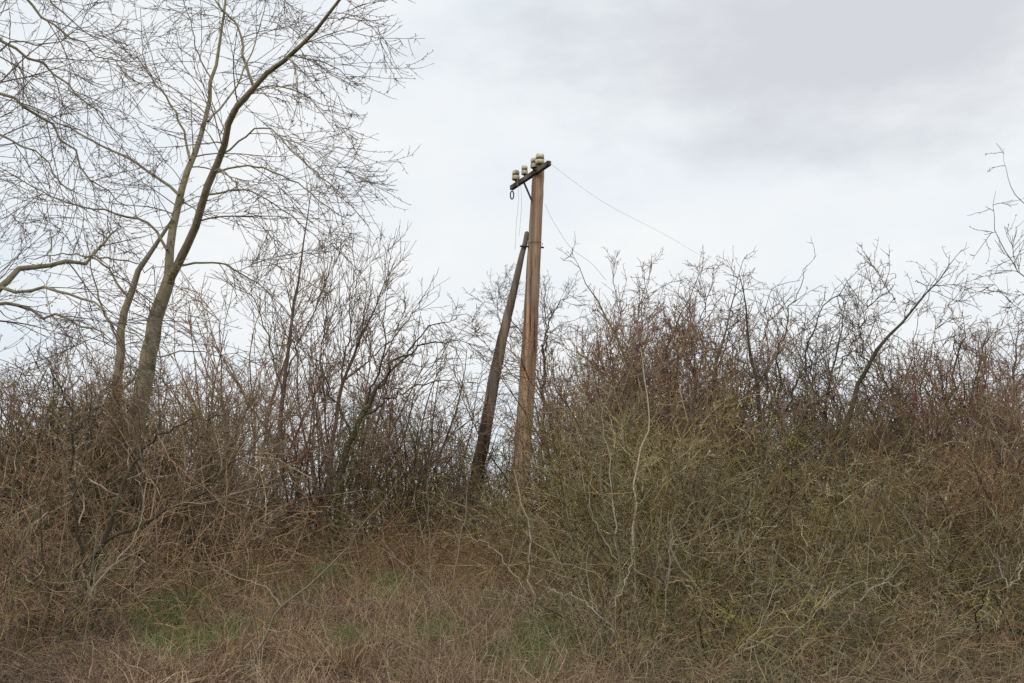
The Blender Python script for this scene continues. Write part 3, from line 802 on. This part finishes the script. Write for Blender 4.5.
protos = {
    'olive': [proto_shrub('lichened_shrub', 101, 11, 3.0, .55, sh_th, MT['oliveb'], MT['olive'], LV(3200, MT['leafy'])),
              proto_shrub('lichened_shrub', 102, 9, 3.0, .7, sh_th, MT['oliveb'], MT['olive'], LV(2600, MT['leafy'])),
              proto_shrub('lichened_shrub', 103, 12, 3.0, .45, sh_th, MT['oliveb'], MT['olive'], LV(1600, MT['rust']))],
    'red': [proto_shrub('reddish_shrub', 111, 11, 3.0, .35, sh_up, MT['redb'], MT['red']),
            proto_shrub('reddish_shrub', 112, 9, 3.0, .45, sh_up, MT['redb'], MT['red'])],
    'brown': [proto_shrub('thorn_shrub', 121, 9, 3.0, .6, sh_th, MT['darkbark'], MT['brown'], LV(500, MT['rust'])),
              proto_shrub('thorn_shrub', 122, 10, 3.0, .5, sh_th, MT['darkbark'], MT['brown'])],
}
BASEH = {k: 3.05 for k in protos}
protos['near_olive'] = [proto_shrub('lichened_shrub', 131, 8, 1.8, .6, sh_near, MT['oliveb'], MT['olive'], LV(420, MT['leafy'], .022), rst=.020),
                        proto_shrub('lichened_shrub', 132, 7, 1.8, .8, sh_near, MT['oliveb'], MT['olive'], LV(260, MT['rust'], .022), rst=.022),
                        proto_shrub('lichened_shrub', 133, 9, 1.8, .5, sh_near, MT['oliveb'], MT['olive'], LV(400, MT['ivy'], .022), rst=.018)]
protos['near_brown'] = [proto_shrub('thorn_shrub', 141, 7, 1.8, .7, sh_near, MT['darkbark'], MT['brown'], LV(160, MT['rust'], .022), rst=.020),
                        proto_shrub('thorn_shrub', 142, 8, 1.8, .55, sh_near, MT['redb'], MT['cane'], rst=.018)]
protos['fine_red'] = [proto_shrub('reddish_shrub', 151, 11, 3.0, .5, sh_fine, MT['redb'], MT['red']),
                      proto_shrub('reddish_shrub', 152, 10, 3.0, .6, sh_fine, MT['redb'], MT['red'], LV(300, MT['rust']))]
BASEH.update(near_olive=1.85, near_brown=1.85, fine_red=3.05)
used = {k: 0 for k in protos}
prng = np.random.default_rng(77)


def copy_tree(o, parent=None):
    c = o.copy(); C.objects.link(c)
    if parent is not None: c.parent = parent
    for ch in list(o.children):
        copy_tree(ch, c)
    return c


def place(kind, px, Y, toprow, label, group, smin=.0):
    ps = protos[kind]; i = used[kind]; used[kind] += 1
    src = ps[i % len(ps)]
    o = src if i < len(ps) else copy_tree(src)
    p = at(px, HOR, Y); gz = float(ground_z(p[0], Y))
    h = at(px, toprow, Y)[2] - gz
    s = max(.3, h / BASEH[kind])
    o.location = (float(p[0]), float(Y), gz - .02)
    o.rotation_euler = (0, 0, float(prng.uniform(0, 6.28)))
    w = (s if s > .8 else .5 * s + .4) * prng.uniform(.9, 1.15)
    o.scale = (float(w), float(w), float(s))
    tag(o, label, 'shrub', group)


ADJ = {'olive': 'olive lichened', 'red': 'reddish upright', 'brown': 'brown thorny', 'fine_red': 'reddish fine twigged', 'near_olive': 'olive lichened', 'near_brown': 'brown thorny'}
back = [ # kind, px, Y, top row : the distant rank
    ('brown', 15, 20, 372), ('red', 75, 21, 350), ('brown', 130, 20, 372), ('red', 190, 19, 345), ('red', 235, 18, 292), 
    ('red', 345, 19, 285),  ('brown', 415, 19, 335), ('brown', 450, 21, 380), ('brown', 482, 22, 400),
    ('olive', 505, 21, 395), ('brown', 560, 21, 352), ('red', 590, 19, 335), ('red', 625, 20, 322), ('brown', 665, 19, 325), ('red', 690, 18, 318),
    ('red', 730, 19, 345), ('brown', 770, 20, 385), ('brown', 815, 20, 395), ('red', 860, 19, 385), ('brown', 895, 19, 372), ('red', 925, 18, 352),
    ('brown', 965, 19, 350), ('red', 1000, 18, 352), ('red', 1040, 18, 350), ('brown', 740, 24, 380), ('brown', 640, 24, 345),  ('brown', 220, 24, 345), ('brown', 50, 25, 370), ('brown', 900, 24, 392), ]
LB = {'l': '%s shrub in the far thicket left of the pole', 'r': '%s shrub in the far thicket right of the pole'}
for kd, px, Y, row in back:
    side = 'l' if px < 500 else 'r'
    place(kd, px, Y, row, LB[side] % ADJ[kd], ADJ[kd] + ' far shrubs ' + ('left' if side == 'l' else 'right') + ' of the pole')
mid = [('brown', 322, 15.5, 400), ('brown', 388, 15.5, 405), ('brown', 436, 18, 395), ('fine_red', 755, 15, 332), ('fine_red', 800, 15.2, 340), ('brown', 850, 15.4, 345), ('fine_red', 880, 15, 318), ('brown', 920, 15.2, 315), ('brown', 960, 15, 318), ('fine_red', 1010, 15, 322), ('fine_red', 608, 15, 304), ('fine_red', 655, 15, 294), ('fine_red', 700, 15, 296), ('brown', 733, 15, 318), ('brown', 575, 15, 335),
       ('fine_red', 118, 11.8, 352), ('brown', 150, 11.6, 362), ('fine_red', 185, 12.2, 362), ('brown', 15, 11.5, 340), ('fine_red', 10, 14.5, 345), ('brown', 48, 11.8, 362), ('brown', 88, 12.5, 372), ('brown', -25, 11, 345), ('brown', 30, 13, 345), ('fine_red', 62, 13, 360), ('fine_red', 95, 14.5, 350), ('brown', 112, 12, 395), ('brown', 145, 11.5, 405), ('fine_red', 172, 13.5, 375), ('brown', 205, 13, 385), ('fine_red', 232, 14.5, 350),
       ('fine_red', 290, 15.5, 345), ('fine_red', 352, 16, 345), ('fine_red', 408, 17, 360), ('olive', 432, 16.5, 420), ('olive', 462, 19.5, 450),
       ('olive', 580, 13.5, 385), ('fine_red', 588, 14, 335), ('olive', 602, 12.5, 375), ('fine_red', 622, 13.5, 318), ('fine_red', 648, 13, 312), ('olive', 662, 12, 372), ('fine_red', 682, 14, 308), ('fine_red', 708, 13.5, 330), ('olive', 728, 12.2, 388),
       ('brown', 752, 13.5, 385), ('olive', 782, 12.8, 410), ('brown', 838, 13.5, 405), ('fine_red', 866, 14, 385), ('olive', 895, 12.5, 425), ('fine_red', 918, 14, 365), ('brown', 940, 13, 385), ('fine_red', 972, 13, 362), ('fine_red', 1005, 14, 365), ('brown', 1022, 12.5, 385), ('fine_red', 1048, 12.5, 372)]
for kd, px, Y, row in mid:
    side = 'left' if px < 500 else 'right'
    place(kd, px, Y, row, '%s shrub in the middle rank, %s of the pole' % (ADJ[kd], side), '%s shrubs in the middle rank %s of the pole' % (ADJ[kd], side))
front = [('olive', 590, 11.0, 460), ('olive', 598, 10.4, 430), ('olive', 650, 10.4, 385), ('brown', 695, 10.6, 440), ('brown', 742, 10.2, 425), ('olive', 792, 10.2, 440), ('olive', 835, 10.4, 510),
         ('fine_red', 888, 10.6, 470), ('olive', 935, 10.2, 450), ('brown', 982, 10.0, 440), ('fine_red', 1032, 10.2, 440),
         ('near_olive', 575, 9.4, 525), ('near_olive', 612, 8.7, 500), ('near_brown', 650, 8.8, 490), ('near_olive', 690, 8.6, 500), ('near_olive', 735, 8.7, 510), ('near_brown', 780, 8.5, 530), ('near_olive', 820, 8.6, 540),
         ('near_olive', 865, 8.5, 530), ('near_olive', 910, 8.6, 515), ('near_brown', 955, 8.4, 510), ('near_olive', 1000, 8.4, 500), ('near_olive', 1040, 8.4, 490),
         ('near_brown', 590, 8.0, 600), ('near_olive', 640, 7.4, 590), ('near_brown', 700, 7.5, 600), ('near_olive', 765, 7.3, 600), ('near_olive', 830, 7.4, 610), ('near_brown', 890, 7.3, 600), ('near_olive', 950, 7.4, 590), ('near_brown', 1015, 7.3, 585)]
for kd, px, Y, row in front:
    place(kd, px, Y, row, ADJ[kd] + ' shrub in the near tangle on the right', ADJ[kd] + ' near shrubs on the right')
for kd, px, Y, row in [('brown', -20, 10, 400), ('brown', 25, 10.5, 420), ('brown', 75, 11.0, 430), ('near_brown', 120, 10.5, 500), ('brown', 165, 12.5, 450), ('near_brown', 200, 11.5, 500), ('near_brown', -10, 8.2, 500), ('near_brown', 40, 8.8, 500), ('near_olive', 75, 9.2, 530),
                       ('near_brown', 10, 7.3, 570), ('near_olive', 110, 9.4, 560), ('near_brown', 60, 7.9, 600), ('near_brown', 240, 12.5, 500), ('near_brown', 285, 13.0, 510)]:
    place(kd, px, Y, row, ADJ[kd] + ' shrub in the near tangle on the left', ADJ[kd] + ' near shrubs on the left')

# ------------------------------------------------------------------ ground cover
rng = np.random.default_rng(900)


def scatter(n, px0, px1, y0, y1, rng, power=1.0):
    y = y0 + (y1 - y0) * rng.random(n) ** power
    px = rng.uniform(px0, px1, n)
    x = (px - CX) / F * y * 1.02
    return x, y


def row_to_ground(px, row):
    lo, hi = 4.0, 40.0
    for _ in range(40):
        m = (lo + hi) / 2; p = at(px, row, m)
        if p[2] > float(ground_z(p[0], m)): lo = m
        else: hi = m
    return at(px, row, lo)[:2]


PATCH = [(*row_to_ground(a, b), c) for a, b, c in [(172, 612, .26), (155, 632, .22), (200, 592, .2), (300, 600, .2), (383, 606, .24), (397, 588, .2), (548, 650, .26), (562, 618, .2), (182, 655, .26), (490, 610, .18), (330, 580, .2), (345, 655, .2), (520, 672, .22), (235, 640, .2), (440, 640, .18), (260, 580, .2)]]


def green_mask(x, y):
    m = np.zeros_like(x)
    for a, b, c in PATCH:
        m = np.maximum(m, np.exp(-(((x - a) / c) ** 2 + ((y - b) / (c * 1.6)) ** 2)))
    return m + .12 * np.sin(9 * x + 2) * np.sin(7 * y)


def canes(name, n, px0, px1, y0, y1, L, mat, label, cat, up0=.9, droop=.12, r=.0035, seed=1, side=True):
    rng = np.random.default_rng(seed)
    x, y = scatter(n, px0, px1, y0, y1, rng)
    keep = green_mask(x, y) < rng.uniform(.10, .5, n); x, y = x[keep], y[keep]; n = len(x)
    K = 12
    d = norm(np.stack([rng.normal(0, .8, n), rng.normal(0, .8, n), rng.uniform(.1, up0 * 2, n)], -1))
    Ls = L * rng.uniform(.4, 1.3, n)
    P = np.empty((n, K + 1, 3)); P[:, 0] = np.stack([x, y, ground_z(x, y) - .02], -1)
    for k in range(K):
        d = d + rng.normal(0, .19, (n, 3)); d[:, 2] -= droop * rng.uniform(.3, 1.4, n); d = norm(d)
        P[:, k + 1] = P[:, k] + d * (Ls / K)[:, None]
        gz = ground_z(P[:, k + 1, 0], P[:, k + 1, 1]) + .02
        P[:, k + 1, 2] = np.maximum(P[:, k + 1, 2], gz)
    R = (r * rng.uniform(.4, 1.0, n) * np.clip(y / 11, .55, 1.5))[:, None] * np.linspace(1, .45, K + 1)[None]
    lv = [(P, R, 4)]
    if side:
        Q, S = grow(P, R, 3.5, .9, .35 * L, 5, rng, wob=.16, rr=.7, rk=.01, rmin=.0015)
        lv.append((Q, S, 3))
    o = link_mesh(name, tubes_mesh(name, lv), mat)
    tag(o, label, cat, kind='stuff')

canes('bramble_tangle', 7500, -40, 1064, 6.8, 19, .75, MT['cane'], 'brown tangle of bramble canes covering the bank', 'brambles', seed=2)
canes('hedge_undergrowth', 1300, 540, 1080, 8.0, 15, 1.8, MT['olive'], 'olive undergrowth of thin shoots under the right hedge', 'undergrowth', up0=1.6, droop=.05, seed=3, r=.007)
canes('thicket_undergrowth', 1100, -60, 260, 8.0, 16, 1.7, MT['brown'], 'brown undergrowth of thin shoots under the left thicket', 'undergrowth', up0=1.6, droop=.05, seed=4, r=.007)
canes('bank_brushwood', 2600, -40, 1064, 15.5, 23, 1.9, MT['brown'], 'dense brushwood along the top of the bank', 'brushwood', up0=1.5, droop=.05, seed=5, r=.005)
canes('bramble_mat', 1500, -60, 150, 6.0, 8.8, .5, MT['cane'], 'reddish brown brambles at the foot of the left thicket', 'brambles', seed=32)
canes('front_brambles', 4200, 400, 1100, 6.0, 8.8, .55, MT['cane'], 'reddish brown brambles along the foot of the right hedge', 'brambles', seed=12)
canes('bramble_bank', 2600, 130, 600, 9.6, 15.5, .95, MT['cane'], 'reddish bramble mounds filling the slope below the prop', 'brambles', seed=22, up0=1.1, r=.0055)
canes('twig_litter', 2200, -20, 700, 6.0, 13, .5, MT['pale'], 'pale broken twigs strewn over the bank', 'twigs', up0=.25, droop=.12, r=.0022, seed=6, side=False)


def blades(name, x, y, L, w, mat, label, cat, rng, lean=.9, droop=.35, out=None, sc=None):
    n = len(x)
    base = np.stack([x, y, ground_z(x, y) - .01], -1)
    d = norm(np.stack([rng.normal(0, lean * .5, n), rng.normal(0, lean * .5, n), np.ones(n)], -1))
    if out is not None:
        d = norm(d * np.array([.5, .5, 1]) + np.stack([out[0], out[1], 0 * out[0]], -1) * 7)
    side = norm(np.cross(d, rng.normal(size=(n, 3))))
    if sc is not None: L = L * sc
    Ls = (L * rng.uniform(.4, 1.3, n))[:, None]; ws = (w * rng.uniform(.6, 1.3, n))[:, None]
    rows = []; p = base; K = 4
    az = rng.uniform(0, 6.28, n)
    fall = np.stack([np.cos(az), np.sin(az), -.6 * np.ones(n)], -1) * droop * rng.uniform(.3, 1.6, n)[:, None]
    for k in range(K + 1):
        ww = ws * (1 - (k / K) ** 1.5 * .9)
        rows.append(p - side * ww); rows.append(p + side * ww)
        p = p + d * Ls / K; d = norm(d + fall * (.5 + k * .35))
    V = np.stack(rows, 1)
    gz = ground_z(V[..., 0], V[..., 1]) + .003
    V[..., 2] = np.maximum(V[..., 2], gz - .02)
    b = (np.arange(n) * 2 * (K + 1))[:, None, None]
    q = np.array([[2*k, 2*k+1, 2*k+3, 2*k+2] for k in range(K)])[None] + b
    o = link_mesh(name, raw_mesh(name, V.reshape(-1, 3), q.reshape(-1, 4), smooth=True), mat)
    tag(o, label, cat, kind='stuff')


CC = {}
def clump(nc, per, px0, px1, y0, y1, rng, sig=.09):
    cx, cy = scatter(nc, px0, px1, y0, y1, rng)
    k = rng.poisson(per, nc)
    x = np.repeat(cx, k) + rng.normal(0, sig, k.sum()); y = np.repeat(cy, k) + rng.normal(0, sig, k.sum())
    CC['dx'] = x - np.repeat(cx, k); CC['dy'] = y - np.repeat(cy, k); CC['s'] = np.repeat(rng.uniform(.5, 1.5, nc), k)
    return x, y

x, y = clump(260, 95, 90, 640, 5.8, 10.2, rng, .085)
keep = green_mask(x, y) < rng.uniform(.15, .6, len(x))
blades('dead_grass', x[keep], y[keep], .26, .0026, MT['straw'], 'matted straw coloured dead grass on the clearing', 'dead grass', rng, 1.3, .55, out=(CC['dx'][keep], CC['dy'][keep]), sc=CC['s'][keep])
x, y = clump(12000, 26, -40, 700, 5.8, 13, rng, .10)
keep = green_mask(x, y) > rng.uniform(.15, .9, len(x))
blades('green_grass', x[keep], y[keep], .19, .0034, MT['grass'], 'short green grass showing between the dead tufts', 'grass', rng, .9, .4)
x, y = clump(160, 12, 250, 620, 6.0, 10.0, rng, .12)
blades('dry_stalks', x, y, .45, .0022, MT['straw'], 'thin upright dry stalks in the clearing', 'dry stalks', rng, .8, .15)
x, y = scatter(110000, -60, 1080, 6.0, 19, rng, .8)
pos = np.stack([x, y, ground_z(x, y) + rng.uniform(0, .05, len(x))], -1)
o = link_mesh('leaf_litter', leaf_mesh('leaf_litter', pos, .026, rng, flat=.3), MT['litter'])
tag(o, 'rusty brown leaf litter over the bank', 'leaf litter', kind='stuff')

bx, by = scatter(260, 540, 1080, 6.8, 11, rng)
kk = rng.poisson(16, 260)
X_ = np.repeat(bx, kk) + rng.normal(0, .16, kk.sum()); Y_ = np.repeat(by, kk) + rng.normal(0, .16, kk.sum())
hh = np.repeat(rng.uniform(.05, 1.0, 260) * np.clip((by - 6) / 3, .3, 1.3), kk)
pos = np.stack([X_, Y_, ground_z(X_, Y_) + np.abs(hh + rng.normal(0, .12, len(hh)))], -1)
o = link_mesh('bramble_leaves', leaf_mesh('bramble_leaves', pos, .027, rng), MT['ivy'])
tag(o, 'dull green bramble leaves low in the right hedge', 'bramble leaves', kind='stuff')

# ivy clothing the mossy trunk and the foot of the right hedge
def leaf_cloud(name, label, cat, pts, spreadv, n, size, mat, seed):
    rng = np.random.default_rng(seed)
    pts = np.asarray(pts); t = rng.random(n) * (len(pts) - 1); i = t.astype(int); w = (t - i)[:, None]
    p = pts[i] * (1 - w) + pts[i + 1] * w + rng.normal(0, 1, (n, 3)) * np.asarray(spreadv)
    o = link_mesh(name, leaf_mesh(name, p, size, rng, pts[0]), mat)
    o.location = [float(v) for v in pts[0]]
    return o
iv = leaf_cloud('ivy', '', '', [at(332, 545, 12.85), at(340, 495, 12.85), at(352, 440, 12.85), at(365, 408, 12.85)], (.07, .07, .12), 900, .028, MT['leafy'], 5)
tag(iv, 'yellow green ivy climbing the mossy thorn trunk', 'ivy')

# ------------------------------------------------------------------ sky and light
w = bpy.data.worlds.new('World'); scene.world = w; w.use_nodes = True
nt = w.node_tree; N = nt.nodes; L = nt.links
bg = N['Background']; out = N['World Output']
sky = N.new('ShaderNodeTexSky'); sky.sky_type = 'NISHITA'; sky.sun_disc = False
SUN_EL, SUN_AZ = math.radians(38), math.radians(-150)   # azimuth clockwise from +Y
sky.sun_elevation = SUN_EL; sky.sun_rotation = SUN_AZ; sky.air_density = 1.0; sky.dust_density = 3.0
L.new(sky.outputs['Color'], bg.inputs['Color']); bg.inputs['Strength'].default_value = .08
cl = N.new('ShaderNodeBackground'); cl.inputs['Strength'].default_value = 1.0
tc = N.new('ShaderNodeTexCoord')
mp = N.new('ShaderNodeMapping'); mp.inputs['Scale'].default_value = (1, 1, 2.2)
L.new(tc.outputs['Generated'], mp.inputs['Vector'])
n1 = N.new('ShaderNodeTexNoise'); n1.inputs['Scale'].default_value = 1.6; n1.inputs['Detail'].default_value = 5; n1.inputs['Roughness'].default_value = .5
L.new(mp.outputs['Vector'], n1.inputs['Vector'])
# a heavier cloud bank high on the right
dirv = at(850, 25, 1.0) - np.array([0, 0, EYE]); dirv = norm(dirv)
vm = N.new('ShaderNodeVectorMath'); vm.operation = 'DISTANCE'
mpa = N.new('ShaderNodeVectorMath'); mpa.operation = 'MULTIPLY'; mpa.inputs[1].default_value = (.58, .58, 1.6)
L.new(tc.outputs['Generated'], mpa.inputs[0])
vm.inputs[1].default_value = (dirv[0] * .58, dirv[1] * .58, dirv[2] * 1.6)
L.new(mpa.outputs[0], vm.inputs[0])
ma = N.new('ShaderNodeMath'); ma.operation = 'MULTIPLY_ADD'; ma.inputs[1].default_value = .34; ma.inputs[2].default_value = -.17
n2 = N.new('ShaderNodeTexNoise'); n2.inputs['Scale'].default_value = 5.5; n2.inputs['Detail'].default_value = 6; n2.inputs['Roughness'].default_value = .55
L.new(mp.outputs['Vector'], n2.inputs['Vector'])
L.new(n2.outputs['Fac'], ma.inputs[0])
ad = N.new('ShaderNodeMath'); ad.operation = 'ADD'
L.new(vm.outputs['Value'], ad.inputs[0]); L.new(ma.outputs[0], ad.inputs[1])
mr = N.new('ShaderNodeMapRange'); mr.interpolation_type = 'SMOOTHSTEP'
mr.inputs['From Min'].default_value = .05; mr.inputs['From Max'].default_value = .21
mr.inputs['To Min'].default_value = 1; mr.inputs['To Max'].default_value = 0
L.new(ad.outputs[0], mr.inputs['Value'])
cr = N.new('ShaderNodeValToRGB'); e = cr.color_ramp.elements
e[0].position = .36; e[0].color = hexc('dae5ee'); e[1].position = .62; e[1].color = hexc('f0f2f3')
av = N.new('ShaderNodeMath'); av.operation = 'MULTIPLY_ADD'; av.inputs[1].default_value = .5
hf = N.new('ShaderNodeMath'); hf.operation = 'MULTIPLY'; hf.inputs[1].default_value = .5
L.new(n2.outputs['Fac'], hf.inputs[0]); L.new(n1.outputs['Fac'], av.inputs[0]); L.new(hf.outputs[0], av.inputs[2])
L.new(av.outputs[0], cr.inputs['Fac'])
mx = N.new('ShaderNodeMix'); mx.data_type = 'RGBA'
L.new(mr.outputs['Result'], mx.inputs['Factor']); L.new(cr.outputs['Color'], mx.inputs['A']); mx.inputs['B'].default_value = hexc('d0d3d8')
L.new(mx.outputs['Result'], cl.inputs['Color'])
ms = N.new('ShaderNodeMixShader'); ms.inputs[0].default_value = .96
L.new(bg.outputs[0], ms.inputs[1]); L.new(cl.outputs[0], ms.inputs[2]); L.new(ms.outputs[0], out.inputs['Surface'])

sd = bpy.data.lights.new('sun', 'SUN'); sd.energy = 1.0; sd.angle = math.radians(25); sd.color = (1.0, .96, .90)
so = bpy.data.objects.new('sun', sd); C.objects.link(so)
dv = Vector((math.sin(SUN_AZ) * math.cos(SUN_EL), math.cos(SUN_AZ) * math.cos(SUN_EL), math.sin(SUN_EL)))
so.rotation_euler = dv.to_track_quat('Z', 'Y').to_euler(); so.location = (0, -5, 20)

# ------------------------------------------------------------------ camera and output
cam = bpy.data.cameras.new('camera'); cam.sensor_width = 36; cam.lens = 36 * F / 1024
cam.clip_end = 3000; cam.clip_start = .05
co = bpy.data.objects.new('camera', cam); C.objects.link(co)
co.location = (0, 0, EYE); co.rotation_euler = (math.pi / 2 + PITCH, 0, 0)
scene.camera = co
scene.view_settings.view_transform = 'Standard'; scene.view_settings.look = 'None'
scene.view_settings.exposure = 0.12; scene.view_settings.gamma = 1
scene.cycles.use_denoising = False
scene.cycles.max_bounces = 6; scene.cycles.diffuse_bounces = 2; scene.cycles.glossy_bounces = 2
